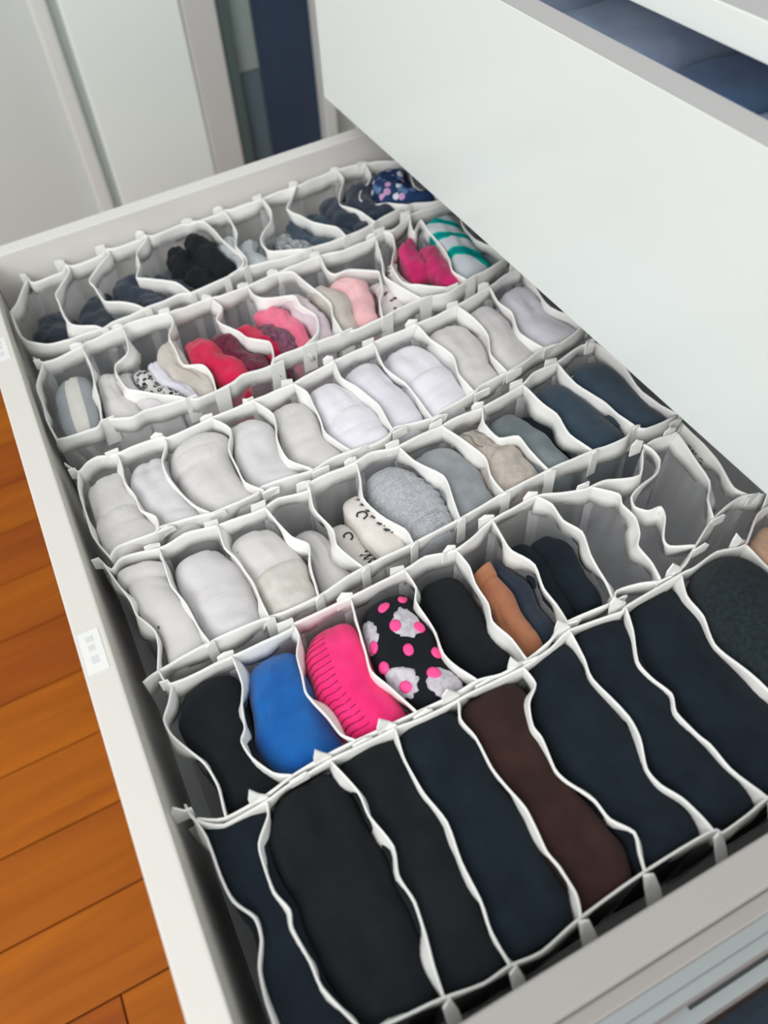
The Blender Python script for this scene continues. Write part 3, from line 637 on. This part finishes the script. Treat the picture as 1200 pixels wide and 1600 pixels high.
M['gheather'] = cloth('grey_heather', srgb(186, 187, 192), srgb(158, 160, 166), mottled=700, bs=0.9)
M['grey'] = cloth('mid_grey_knit', srgb(150, 153, 156), srgb(130, 134, 138))
M['dgrey'] = cloth('slate_grey_knit', srgb(122, 132, 136), srgb(96, 106, 110), mottled=45)
M['beige'] = cloth('beige_grey_knit', srgb(190, 180, 170), srgb(160, 150, 142), mottled=120)
M['seamthread'] = base_mat('seam_thread', srgb(120, 110, 104), 0.9)[0]
M['thread_white'] = base_mat('white_thread', (0.8, 0.8, 0.8), 0.9)[0]
M['crimson'] = cloth('crimson_cotton', srgb(206, 26, 74), srgb(180, 16, 60))
M['magenta'] = cloth('magenta_cotton', srgb(200, 36, 104), srgb(174, 26, 90))
M['plum'] = cloth('plum_lace', srgb(126, 70, 96), srgb(78, 30, 52), mottled=260)
M['wine'] = cloth('wine_lace', srgb(120, 22, 56), srgb(58, 16, 36), mottled=320)
M['rose'] = cloth('rose_cotton', srgb(232, 120, 146), srgb(214, 98, 128))
M['palepink'] = cloth('pale_pink_cotton', srgb(232, 184, 186), srgb(220, 168, 172))
M['mauve'] = cloth('pale_mauve_cotton', srgb(214, 198, 204), srgb(196, 178, 188))
M['ecru'] = cloth('ecru_cotton', srgb(198, 190, 182), srgb(180, 172, 164))
M['ltgrey'] = cloth('light_grey_cotton', srgb(186, 190, 192), srgb(160, 166, 170))
M['lace'] = cloth('grey_lace', srgb(176, 178, 182), srgb(70, 76, 84), mottled=280)

def uv_mat(name, build, rough=0.9):
    mt, nt, b = base_mat(name, (0.5, 0.5, 0.5), rough); b.inputs['Specular IOR Level'].default_value = 0.15
    uv = nd(nt, 'ShaderNodeUVMap'); tc = nd(nt, 'ShaderNodeTexCoord'); build(nt, b, uv.outputs[0], tc.outputs['Object']); return mt
def ramp(nt, fac, stops, const=True):
    r = nd(nt, 'ShaderNodeValToRGB'); r.color_ramp.interpolation = 'CONSTANT' if const else 'LINEAR'
    el = r.color_ramp.elements
    while len(el) < len(stops): el.new(0.5)
    for e, (p, c) in zip(el, stops): e.position = p; e.color = (*c, 1)
    nt.links.new(fac, r.inputs[0]); return r.outputs[0]
def leopard(nt, b, uv, ob):
    v = nd(nt, 'ShaderNodeTexVoronoi'); v.inputs['Scale'].default_value = 210; nt.links.new(ob, v.inputs['Vector'])
    c = ramp(nt, v.outputs['Distance'], [(0, srgb(170, 165, 160)), (0.22, srgb(50, 48, 50)), (0.44, srgb(206, 204, 204))]); nt.links.new(c, b.inputs['Base Color'])
M['leopard'] = uv_mat('leopard_print', leopard)
def floral(nt, b, uv, ob):
    v = nd(nt, 'ShaderNodeTexVoronoi'); v.inputs['Scale'].default_value = 150; nt.links.new(ob, v.inputs['Vector'])
    sep = nd(nt, 'ShaderNodeSeparateColor'); nt.links.new(v.outputs['Color'], sep.inputs[0])
    petals = ramp(nt, sep.outputs[0], [(0, srgb(40, 62, 98)), (0.40, srgb(92, 120, 160)), (0.62, srgb(190, 150, 190)), (0.74, srgb(210, 214, 226)), (0.84, srgb(30, 50, 84))])
    gr = ramp(nt, v.outputs['Distance'], [(0, (0, 0, 0)), (0.55, (1, 1, 1))])
    mx = nd(nt, 'ShaderNodeMix', data_type='RGBA'); mx.inputs[7].default_value = (*srgb(38, 58, 96), 1)
    nt.links.new(gr, mx.inputs[0]); nt.links.new(petals, mx.inputs[6]); nt.links.new(mx.outputs[2], b.inputs['Base Color'])
M['floral'] = uv_mat('navy_floral_print', floral)
def stripes(nt, b, uv, ob):
    s = nd(nt, 'ShaderNodeSeparateXYZ'); nt.links.new(uv, s.inputs[0])
    g, w, d = srgb(150, 154, 158), srgb(206, 204, 198), srgb(128, 132, 138)
    c = ramp(nt, s.outputs['Y'], [(0, d), (0.10, g), (0.19, w), (0.30, g), (0.40, d), (0.46, w)]); nt.links.new(c, b.inputs['Base Color'])
M['greystripe'] = uv_mat('grey_white_stripe', stripes)
def teal(nt, b, uv, ob):
    w = nd(nt, 'ShaderNodeTexWave'); w.inputs['Scale'].default_value = 14; w.inputs['Distortion'].default_value = 7; w.inputs['Detail'].default_value = 1.5; w.inputs['Detail Scale'].default_value = 1.2
    mp = nd(nt, 'ShaderNodeMapping'); mp.inputs['Rotation'].default_value = (0, 0, 0.9); nt.links.new(ob, mp.inputs[0]); nt.links.new(mp.outputs[0], w.inputs['Vector'])
    c = ramp(nt, w.outputs['Fac'], [(0, srgb(186, 192, 198)), (0.52, srgb(206, 208, 210)), (0.60, srgb(10, 168, 152)), (0.86, srgb(0, 132, 132))]); nt.links.new(c, b.inputs['Base Color'])
M['teal'] = uv_mat('teal_white_print', teal)
def catprint(nt, b, uv, ob):
    b.inputs['Base Color'].default_value = (*srgb(212, 206, 200), 1)
M['catbase'] = cloth('ivory_knit', srgb(224, 218, 212), srgb(212, 205, 199))
def spotted(nt, b, uv, ob):
    v = nd(nt, 'ShaderNodeTexVoronoi'); v.inputs['Scale'].default_value = 130; nt.links.new(ob, v.inputs['Vector'])
    c = ramp(nt, v.outputs['Distance'], [(0, srgb(96, 66, 84)), (0.25, srgb(214, 204, 206))]); nt.links.new(c, b.inputs['Base Color'])
M['spotted'] = uv_mat('mauve_spot_print', spotted)
def fleck(nt, b, uv, ob):
    v = nd(nt, 'ShaderNodeTexVoronoi'); v.inputs['Scale'].default_value = 85; nt.links.new(ob, v.inputs['Vector'])
    c = ramp(nt, v.outputs['Distance'], [(0, srgb(120, 116, 116)), (0.10, (0.64, 0.615, 0.61))]); nt.links.new(c, b.inputs['Base Color'])
M['fleck'] = uv_mat('flecked_white_knit', fleck)

def good(name, label, cat, group, row, cell, mat, **kw):
    NU = kw.pop('NU', 44)
    lf = Loaf(CELLS[row][cell], **kw)
    o = lf.mesh(name, M[mat] if isinstance(mat, str) else mat, NU=NU)
    tag(o, label, cat, group)
    return o, lf

def cuff(parent, row, cell, mat, **kw):
    lf = Loaf(CELLS[row][cell], **kw)
    return lf.mesh('cuff', M[mat] if isinstance(mat, str) else mat, parent)

ORD = ['first', 'second', 'third', 'fourth', 'fifth', 'sixth', 'seventh', 'eighth', 'ninth', 'tenth', 'eleventh']

# --- row 1: dark underwear at the far end
G1 = 'underwear in the far organizer'
def u1(label, cell, mat, s0, s1, t0, t1, z0, z1, seed, amp=0.004, p=2.2, n=2.0):
    return good('folded_underwear', label, 'underwear', G1, 1, cell, mat, s0=s0, s1=s1, t0=t0, t1=t1, z0=z0 + 0.026, z1=z1 + 0.020, seed=seed, amp=amp, freq=70, p=p + 1.0, n=n, p2=6, creases=6, fit=1.15)
u1('black folded underwear in the leftmost cell of the far organizer', 0, 'inknavy', 0.08, 0.95, 0.22, 0.97, -0.074, -0.062, 1)
u1('black folded underwear in the second cell of the far organizer', 1, 'inknavy', 0.05, 0.95, 0.15, 0.97, -0.070, -0.060, 2)
u1('dark peaked underwear in the third cell of the far organizer', 2, 'inknavy', 0.08, 0.92, 0.15, 0.95, -0.058, -0.052, 3, 0.005, 1.8, 1.7)
u1('dark underwear lying left in the widest cell of the far organizer', 3, 'inknavy', 0.02, 0.36, 0.25, 0.97, -0.062, -0.052, 4)
u1('black ruffled underwear in the middle of the widest far cell', 3, 'black', 0.30, 0.66, 0.12, 0.95, -0.050, -0.048, 5, 0.006, 2.0, 1.8)
u1('black underwear at the right of the widest far cell, beside the pale one', 3, 'black', 0.64, 0.97, 0.10, 0.85, -0.045, -0.042, 6)
u1('pale grey underwear squeezed into the narrow far cell', 4, 'ltgrey', 0.08, 0.92, 0.25, 0.95, -0.050, -0.044, 7)
u1('light grey underwear right of the narrow far cell', 5, 'ltgrey', 0.06, 0.50, 0.30, 0.95, -0.060, -0.048, 8)
u1('slate grey underwear leaning beside the light grey underwear', 5, 'dgrey', 0.50, 0.96, 0.25, 0.95, -0.066, -0.054, 9)
u1('grey lace trimmed underwear in the seventh far cell', 6, 'lace', 0.08, 0.50, 0.35, 0.97, -0.060, -0.048, 10, 0.005)
u1('navy underwear behind the broad white tape of the far organizer', 6, 'navy', 0.46, 0.96, 0.20, 0.95, -0.060, -0.052, 11)
u1('dark slate underwear in the eighth far cell', 7, 'navy', 0.06, 0.50, 0.25, 0.95, -0.060, -0.050, 12)
u1('ink blue underwear with gathered edge in the eighth far cell', 7, 'inknavy', 0.50, 0.96, 0.20, 0.95, -0.052, -0.044, 13, 0.006)
u1('ink blue underwear left of the floral underwear', 8, 'inknavy', 0.08, 0.94, 0.15, 0.95, -0.046, -0.040, 14)
u1('navy floral printed underwear in the last far cell', 9, 'floral', 0.05, 0.72, 0.10, 0.95, -0.040, -0.036, 15, 0.005)

# --- row 2: coloured underwear
G2 = 'underwear in the second organizer'
def u2(label, cell, mat, s0, s1, t0, t1, z0, z1, seed, amp=0.0035, p=2.6, n=2.1, nm='folded_underwear', cat='underwear', freq=60):
    return good(nm, label, cat, G2, 2, cell, mat, s0=s0, s1=s1, t0=t0, t1=t1, z0=z0 + 0.015, z1=z1 + 0.015, seed=seed, amp=amp, freq=freq, p=p + 0.8, n=n, p2=6, creases=6, fit=1.06)
u2('grey and white striped folded underwear in the leftmost cell of its row', 0, 'greystripe', 0.12, 0.98, 0.06, 0.98, -0.038, -0.042, 21, 0.0012, 1.3, 2.0)
u2('white folded underwear right of the grey striped one', 1, WHITE[2], 0.03, 0.56, 0.22, 0.99, -0.044, -0.042, 22, 0.0016)
u2('second white underwear squeezed beside the leopard print', 1, WHITE[0], 0.54, 0.98, 0.28, 0.99, -0.046, -0.044, 23, 0.0016)
u2('grey leopard print underwear between white ones', 2, 'leopard', 0.02, 0.36, 0.34, 0.96, -0.042, -0.046, 24, 0.0015)
u2('cool white underwear touching the leopard print', 2, WHITE[1], 0.34, 0.62, 0.30, 0.97, -0.042, -0.048, 25, 0.0016)
u2('cream lace edged underwear left of the red one', 2, 'ecru', 0.60, 1.02, 0.16, 0.98, -0.036, -0.042, 26, 0.004)
u2('bright crimson folded underwear in the fourth cell', 3, 'crimson', 0.08, 0.62, 0.26, 0.98, -0.036, -0.042, 27, 0.0025)
u2('dark wine lace underwear behind the crimson one', 3, 'wine', 0.50, 0.96, 0.26, 0.95, -0.040, -0.044, 28)
u2('crimson underwear with plum lace in the fifth cell', 4, 'crimson', 0.05, 0.40, 0.30, 0.85, -0.040, -0.044, 29)
u2('plum underwear between crimson and rose ones', 4, 'plum', 0.30, 0.66, 0.40, 0.97, -0.040, -0.042, 30, 0.0025)
u2('rose pink crumpled underwear in the fifth cell', 4, 'rose', 0.58, 0.98, 0.24, 0.97, -0.038, -0.042, 31, 0.006)
u2('pale mauve underwear right of the rose pink one', 5, 'mauve', 0.10, 0.92, 0.20, 0.96, -0.040, -0.044, 32)
u2('ecru folded underwear with printed edge beside the pale pink one', 6, 'ecru', 0.06, 0.52, 0.25, 0.96, -0.036, -0.042, 33, 0.002)
u2('pale pink rolled underwear in the seventh cell', 6, 'palepink', 0.48, 0.94, 0.30, 0.97, -0.034, -0.040, 34, 0.0016)
u2('mauve spotted underwear in the narrow cell right of pale pink', 7, 'spotted', 0.10, 0.90, 0.40, 0.96, -0.046, -0.046, 35)
u2('spotted pale underwear left of the magenta one', 8, 'spotted', 0.12, 0.88, 0.25, 0.94, -0.040, -0.044, 36)
u2('magenta folded underwear with pointed corner at the back', 9, 'magenta', 0.10, 0.62, 0.18, 0.70, -0.034, -0.040, 37, 0.004)
u2('dark lace underwear tucked between the magenta pieces', 9, 'inknavy', 0.10, 0.60, 0.60, 0.95, -0.054, -0.052, 38)
u2('magenta folded underwear in front, beside the teal print', 9, 'magenta', 0.48, 0.98, 0.40, 0.97, -0.036, -0.040, 39, 0.004)
u2('white underwear with wavy teal print near the upper drawer', 10, 'teal', 0.02, 0.74, 0.08, 0.97, -0.030, -0.034, 40, 0.0025)
u2('slate grey underwear right of the teal print', 10, 'dgrey', 0.76, 0.98, 0.30, 0.97, -0.050, -0.050, 41)

# --- row 3: white socks
G3 = 'white socks in the all white organizer'
mats3 = [2, 0, 2, 0, 2, 1, 1, 1, 2, 2, 1]
for c in range(11):
    lab = '%s white folded sock counted from the left in the all white organizer' % ORD[c]
    nm_mat = 'bright' if c in (5, 7) else WHITE[mats3[c]]
    o, lf = good('folded_sock', lab, 'sock', G3, 3, c, nm_mat, s0=0.0, s1=1.0, t0=0.01, t1=1.0, z0=-0.0225 - 0.002 * (c % 3 == 1), z1=-0.0255, seed=50 + c, amp=0.0020, freq=34, p=3.4, p2=9, n=2.3, fit=1.01, creases=7)
    if c in (0, 2, 5, 7):
        a = (0.46, 0.985) if c != 2 else (0.05, 0.40)
        cuff(o, 3, c, nm_mat, s0=-0.01, s1=1.01, t0=a[0], t1=a[1] + 0.02, z0=-0.0210, z1=-0.0237, seed=70 + c, amp=0.0014, freq=40, p=4, p2=9, n=2.3, fit=1.03, creases=4)

# --- row 4: white, grey, navy socks
G4 = 'socks in the fourth organizer'
def s4(label, c, mat, **kw):
    k = dict(s0=0.0, s1=1.0, t0=0.02, t1=1.0, z0=-0.0235, z1=-0.0265, seed=90 + c, amp=0.0018, freq=36, p=3.4, p2=9, n=2.3, fit=1.01, creases=6); k.update(kw)
    return good('folded_sock', label, 'sock', G4, 4, c, mat, **k)
o, lf = s4('white folded sock with folded cuff in the leftmost cell before the black sock', 0, 'fleck', s0=0.10)
cuff(o, 4, 0, WHITE[2], s0=0.08, s1=1.0, t0=0.03, t1=0.24, z0=-0.022, z1=-0.0235, seed=3, p=3.5, n=2.3, fit=1.03)
s4('plump plain white sock, second from the left behind the blue sock', 1, WHITE[0], amp=0.0025, freq=30)
o, lf = s4('cream flecked white sock, third from the left behind the pink sock', 2, 'fleck')
cuff(o, 4, 2, 'cream', s0=0.0, s1=1.0, t0=0.50, t1=1.01, z0=-0.022, z1=-0.0245, seed=8, p=4, p2=9, n=2.3, fit=1.03, amp=0.0015)
s4('slim white sock left of the pair with black letter marks', 3, 'fleck', s0=0.12, s1=0.92, t0=0.16, z0=-0.036, z1=-0.036)
# pair of ivory socks with black print
for q, (s0, s1, t0, z0, lab) in enumerate(((0.02, 0.48, 0.26, -0.036, 'lower ivory sock with a black curl mark, left of its pair'), (0.46, 1.0, 0.12, -0.027, 'upper ivory sock with black curl and dark lettering along its side'))):
    o, lf = good('printed_sock', lab, 'sock', G4, 4, 4, 'catbase', s0=s0, s1=s1, t0=t0, t1=0.97, z0=z0, z1=z0 - 0.003, seed=130 + q, amp=0.0008, p=2.8, p2=9, n=2.8)
    # the curl: an open ring of print
    uc, vc = (0.44, 0.27) if q else (0.40, 0.24)
    p, du, dv, n = lf.frame(uc, vc); lu, lv = du.length, dv.length
    pts = [(uc + 0.0030 * math.cos(a) / lu, vc + 0.0028 * math.sin(a) / lv) for a in [math.radians(100 + 330 * i / 16 * 0.8) for i in range(17)]]
    lf.stripe('curl_print', M['ink'], o, pts, 0.0013)
    if q:
        rr = random.Random(4)
        for i in range(13):
            u = 0.16 + 0.048 * i; v = 0.155 + 0.006 * math.sin(i * 2.1)
            p, du, dv, n = lf.frame(u, v); lu, lv = du.length, dv.length
            g = [(-1, -1), (0.2, 0.9), (0.6, -0.6), (1, 0.7)] if i % 2 else [(-0.9, 0.8), (-0.4, -0.9), (0.5, 0.3), (0.8, -0.9)]
            lf.stripe('letter_print', M['ink'], o, [(u + a * 0.0020 / lu, v + b_ * 0.0036 / lv) for a, b_ in g], 0.0015, 0.0010)
    else:
        for i, (u, v) in enumerate(((0.72, 0.19), (0.79, 0.19), (0.86, 0.18))):
            p, du, dv, n = lf.frame(u, v); lu, lv = du.length, dv.length
            lf.stripe('letter_print', M['ink'], o, [(u + a * 0.0026 / lu, v + b_ * 0.0032 / lv) for a, b_ in ((-1, -1), (-0.3, 0.9), (0.4, -0.7), (1, 0.8))], 0.0017)
def heather(u, v): return 0.0006 * math.sin(u * 120 + 2 * math.sin(v * 14)) + 0.0004 * math.sin(u * 67 + 3 * math.sin(v * 9))
o, lf = s4('light heather grey ribbed sock with rolled end', 5, 'gheather', disp=heather, t0=0.02)
cuff(o, 4, 5, 'gheather', s0=0.10, s1=0.90, t0=0.72, t1=0.995, z0=-0.023, z1=-0.0285, seed=4, p=3, p2=8, n=2.3, fit=1.03, amp=0.001, disp=heather)
s4('plain mid grey sock between the heather grey and beige ones', 6, 'grey', z0=-0.025, z1=-0.028)
o, lf = s4('beige grey sock with visible seams and wrinkled end', 7, 'beige', amp=0.0018, freq=70)
cuff(o, 4, 7, 'beige', s0=0.02, s1=0.98, t0=0.44, t1=1.0, z0=-0.022, z1=-0.025, seed=12, p=3.6, p2=8, n=2.3, fit=1.03, amp=0.0018, freq=70)
lf.stripe('seam', M['seamthread'], o, [(0.06 + 0.36 * i / 20, 0.30 + 0.012 * math.sin(i * 0.5)) for i in range(21)], 0.0008)
lf.stripe('seam', M['seamthread'], o, [(0.10 + 0.32 * i / 20, 0.19 + 0.01 * math.sin(i * 0.4)) for i in range(21)], 0.0008)
s4('slate grey sock left of the first navy sock', 8, 'dgrey', s1=0.74, z0=-0.027)
good('folded_sock', 'thin dark roll standing in for the black shadow between slate grey sock and white tape', 'sock', G4, 4, 8, 'navyblack', s0=0.72, s1=0.97, t0=0.06, t1=0.97, z0=-0.036, z1=-0.038, seed=99, p=2.8)  # dark filler shaped in place of the shadow in this cell
s4('smooth navy sock, left one of the two navy socks', 9, 'navy', amp=0.0008, z0=-0.023, z1=-0.026)
o, lf = s4('smooth navy sock with white loose thread beside the upper drawer', 10, 'navy', amp=0.0008, z0=-0.021, z1=-0.024)
lf.stripe('loose_thread', M['thread_white'], o, [(0.16 + 0.008 * math.sin(i * 0.4), 0.44 - 0.009 * i) for i in range(9)], 0.0007, 0.0016)

# --- row 5: bright socks
G5 = 'socks in the fifth organizer'
def s5(label, c, mat, nm='folded_sock', **kw):
    k = dict(s0=0.0, s1=1.0, t0=0.02, t1=1.0, z0=-0.0235, z1=-0.0265, seed=160 + c, amp=0.0016, freq=40, p=3.4, p2=9, n=2.3, fit=1.01, creases=4); k.update(kw)
    return good(nm, label, 'sock', G5, 5, c, mat, **k)
s5('black sock left of the royal blue sock', 0, 'black', z0=-0.024, t0=-0.01, p=5)
s5('royal blue fleece sock between black and hot pink ones', 1, 'blue', z0=-0.022, z1=-0.028, amp=0.002)
def rib(u, v):
    f = max(0.0, min(1.0, (v - 0.27) / 0.03)) * max(0.0, min(1.0, (0.46 - v) / 0.04))
    return 0.0010 * f * (abs(math.sin(u * math.pi * 19)) - 0.6) - 0.0012 * math.exp(-((v - 0.265) / 0.008) ** 2) - 0.0008 * math.exp(-((v - 0.185) / 0.006) ** 2)
o, lf = s5('hot pink sock with ribbed side next to the blue sock', 2, 'pink', disp=rib, NU=150, z0=-0.023, z1=-0.027, amp=0.001)
for i in range(18):
    u = (i + 1) / 19.0
    if 0.08 < u < 0.94: lf.stripe('rib_valley_shade_line', M['pink_dark'], o, [(u + 0.004 * math.sin(j), 0.275 + 0.165 * j / 8) for j in range(9)], 0.0007, 0.0003)
o, lf = s5('black sock with pink dots and grey flowers', 3, 'black', nm='spotted_sock', z0=-0.021, z1=-0.024, amp=0.0008)
cen = {}
for (u, v) in ((0.17, 0.27), (0.16, 0.16), (0.36, 0.255), (0.40, 0.40), (0.44, 0.155), (0.58, 0.385), (0.57, 0.25), (0.66, 0.13), (0.80, 0.22), (0.79, 0.36)):
    lf.patch('pink_dot', M['dot'], o, u, v, lambda th: (0.0036, 0.0036), rings=3, N=20, lift=0.0010, thick=0.0006)
def flower(seed, r=0.0092):
    rr = random.Random(seed); ks = [rr.uniform(0.86, 1.06) for _ in range(36)]
    return lambda th: (r * 1.15 * ks[int(th / (2 * math.pi) * 36) % 36], r * ks[int(th / (2 * math.pi) * 36 + 7) % 36])
for q, (u, v) in enumerate(((0.30, 0.425), (0.37, 0.195), (0.74, 0.365), (0.90, 0.20))):
    lf.patch('grey_flower', M['petal'], o, u, v, flower(q), rings=5, N=36, lift=0.0006)
s5('black sock right of the spotted sock', 4, 'black', z0=-0.028, z1=-0.030, s0=0.06, s1=0.96)
o, lf = s5('tan brown nylon stocking in a cell beside dark ones', 5, 'tan', nm='rolled_stocking', s0=0.10, s1=0.62, t0=0.20, t1=0.99, z0=-0.032, z1=-0.036, amp=0.0006, p=7, n=2.6)
cuff(o, 5, 5, 'tan', s0=0.085, s1=0.635, t0=0.18, t1=0.32, z0=-0.0310, z1=-0.0320, p=8, n=2.6, amp=0.0003)
s5('black sheer stocking right of the tan stocking', 5, 'inknavy', nm='rolled_stocking', s0=0.62, s1=0.99, t0=0.10, t1=0.97, z0=-0.038, z1=-0.040, seed=4)
s5('navy black sock lying left, two cells from the empty ones', 6, 'navyblack', s0=0.05, s1=0.52, t0=0.12, t1=0.95, z0=-0.033, z1=-0.034)
s5('navy black sock bulging beside the first empty cell', 6, 'navyblack', s0=0.42, s1=0.94, t0=0.20, t1=0.97, z0=-0.026, z1=-0.028, seed=5)
# printed letters on the end panel of the fifth organizer
cu_ = bpy.data.curves.new('printed_letters', 'FONT'); cu_.body = 'BASIC'; cu_.size = 0.006; cu_.extrude = 0.0001
tmp = bpy.data.objects.new('tmp', cu_); COL.objects.link(tmp); dg = bpy.context.evaluated_depsgraph_get(); dg.update()
me = bpy.data.meshes.new_from_object(tmp.evaluated_get(dg)); bpy.data.objects.remove(tmp)
org5 = [o for o in COL.objects if o.name.startswith('drawer_organizer') and o['label'] == ORG_LABEL[5]][0]
tx = bpy.data.objects.new('printed_letters', me); COL.objects.link(tx); me.materials.clear(); me.materials.append(M['ink'])
tx.parent = org5
pl_ = CELLS[5][10][1]; a = min(pl_, key=lambda q: abs(q.x + 0.2365)); b_ = min(pl_, key=lambda q: abs(q.x + 0.222))
d_ = (b_ - a).normalized(); ang = math.atan2(d_.y, d_.x)
pos = a + Vector((d_.y, -d_.x)) * 0.0026
tx.matrix_local = Matrix.Translation(Vector((pos.x, pos.y, -0.0345)) - org5.location) @ Matrix.Rotation(ang, 4, 'Z') @ Matrix.Rotation(math.radians(90), 4, 'X')

# --- row 6: long dark stockings
G6 = 'stockings in the nearest organizer'
def s6(label, c, mat, **kw):
    k = dict(s0=0.0, s1=1.0, t0=-0.01, t1=1.0, z0=-0.024, z1=-0.026, seed=200 + c, amp=0.0018, freq=30, p=8.0, p2=14, n=2.5, fit=1.03, creases=5, dome=0.6); k.update(kw)
    return good('folded_stocking', label, 'stocking', G6, 6, c, mat, **k)
s6('navy black stocking in the leftmost cell of the nearest organizer', 0, 'navyblack', z0=-0.025)
def fold(u, v): return -0.0025 * math.exp(-((v - 0.22 - 0.03 * u) / 0.02) ** 2)
s6('wide black stocking with lengthwise fold, second from the left in front', 1, 'black', disp=fold)
s6('black stocking third from the left in front, next to the wide one', 2, 'black')
s6('dark navy stocking left of the brown stocking', 3, 'navyblack', z0=-0.022)
s6('dark brown stocking in the nearest organizer', 4, 'brown', z0=-0.024, z1=-0.027, s1=0.93)
s6('black stocking right of the brown stocking', 5, 'navyblack')
s6('navy black stocking, second cell right of the brown one', 6, 'navyblack')
s6('navy black stocking left of the charcoal fuzzy sock', 7, 'navyblack')
s6('charcoal fuzzy sock standing tall at the right edge', 8, 'charcoal', z0=-0.004, z1=-0.022, p=3.0, n=2.3, amp=0.0008, t0=-0.03, dome=0.9)
s6('nude skin tone stocking at the right edge of the picture', 9, 'nude', z0=-0.026, s1=0.8)

# ------------------------------------------------------------------ jeans in the upper drawer
GJ = 'garments in the upper drawer'
def jean(label, x0, x1, mat, zt, seed):
    L = [Vector((x0, 0.326 + 0.40 * i / 32)) for i in range(33)]; R = [Vector((x1, 0.326 + 0.40 * i / 32)) for i in range(33)]
    lf = Loaf((L, R), s0=0.0, s1=1.0, t0=0.0, t1=1.0, z0=zt, z1=zt, zb=0.052, p=8, n=3.2, amp=0.003, freq=16, seed=seed, fit=0.97, creases=14)
    tag(lf.mesh('folded_jeans', M[mat]), label, 'jeans', GJ)
jean('light blue folded jeans at the far side of the upper drawer', -0.675, -0.50, 'denim_light', 0.158, 1)
jean('pale denim folded jeans seen through the upper drawer gap', -0.497, -0.385, 'denim_light', 0.166, 2)
jean('mid blue folded jeans in the upper drawer gap', -0.382, -0.315, 'denim', 0.160, 3)
jean('faded blue jeans between darker ones in the upper drawer', -0.313, -0.268, 'denim_light', 0.157, 4)
jean('dark blue folded jeans at the near end of the upper drawer gap', -0.265, -0.15, 'denim_dark', 0.163, 5)
jean('deep blue folded jeans nearest the viewer in the upper drawer', -0.147, -0.035, 'denim_dark', 0.158, 6)
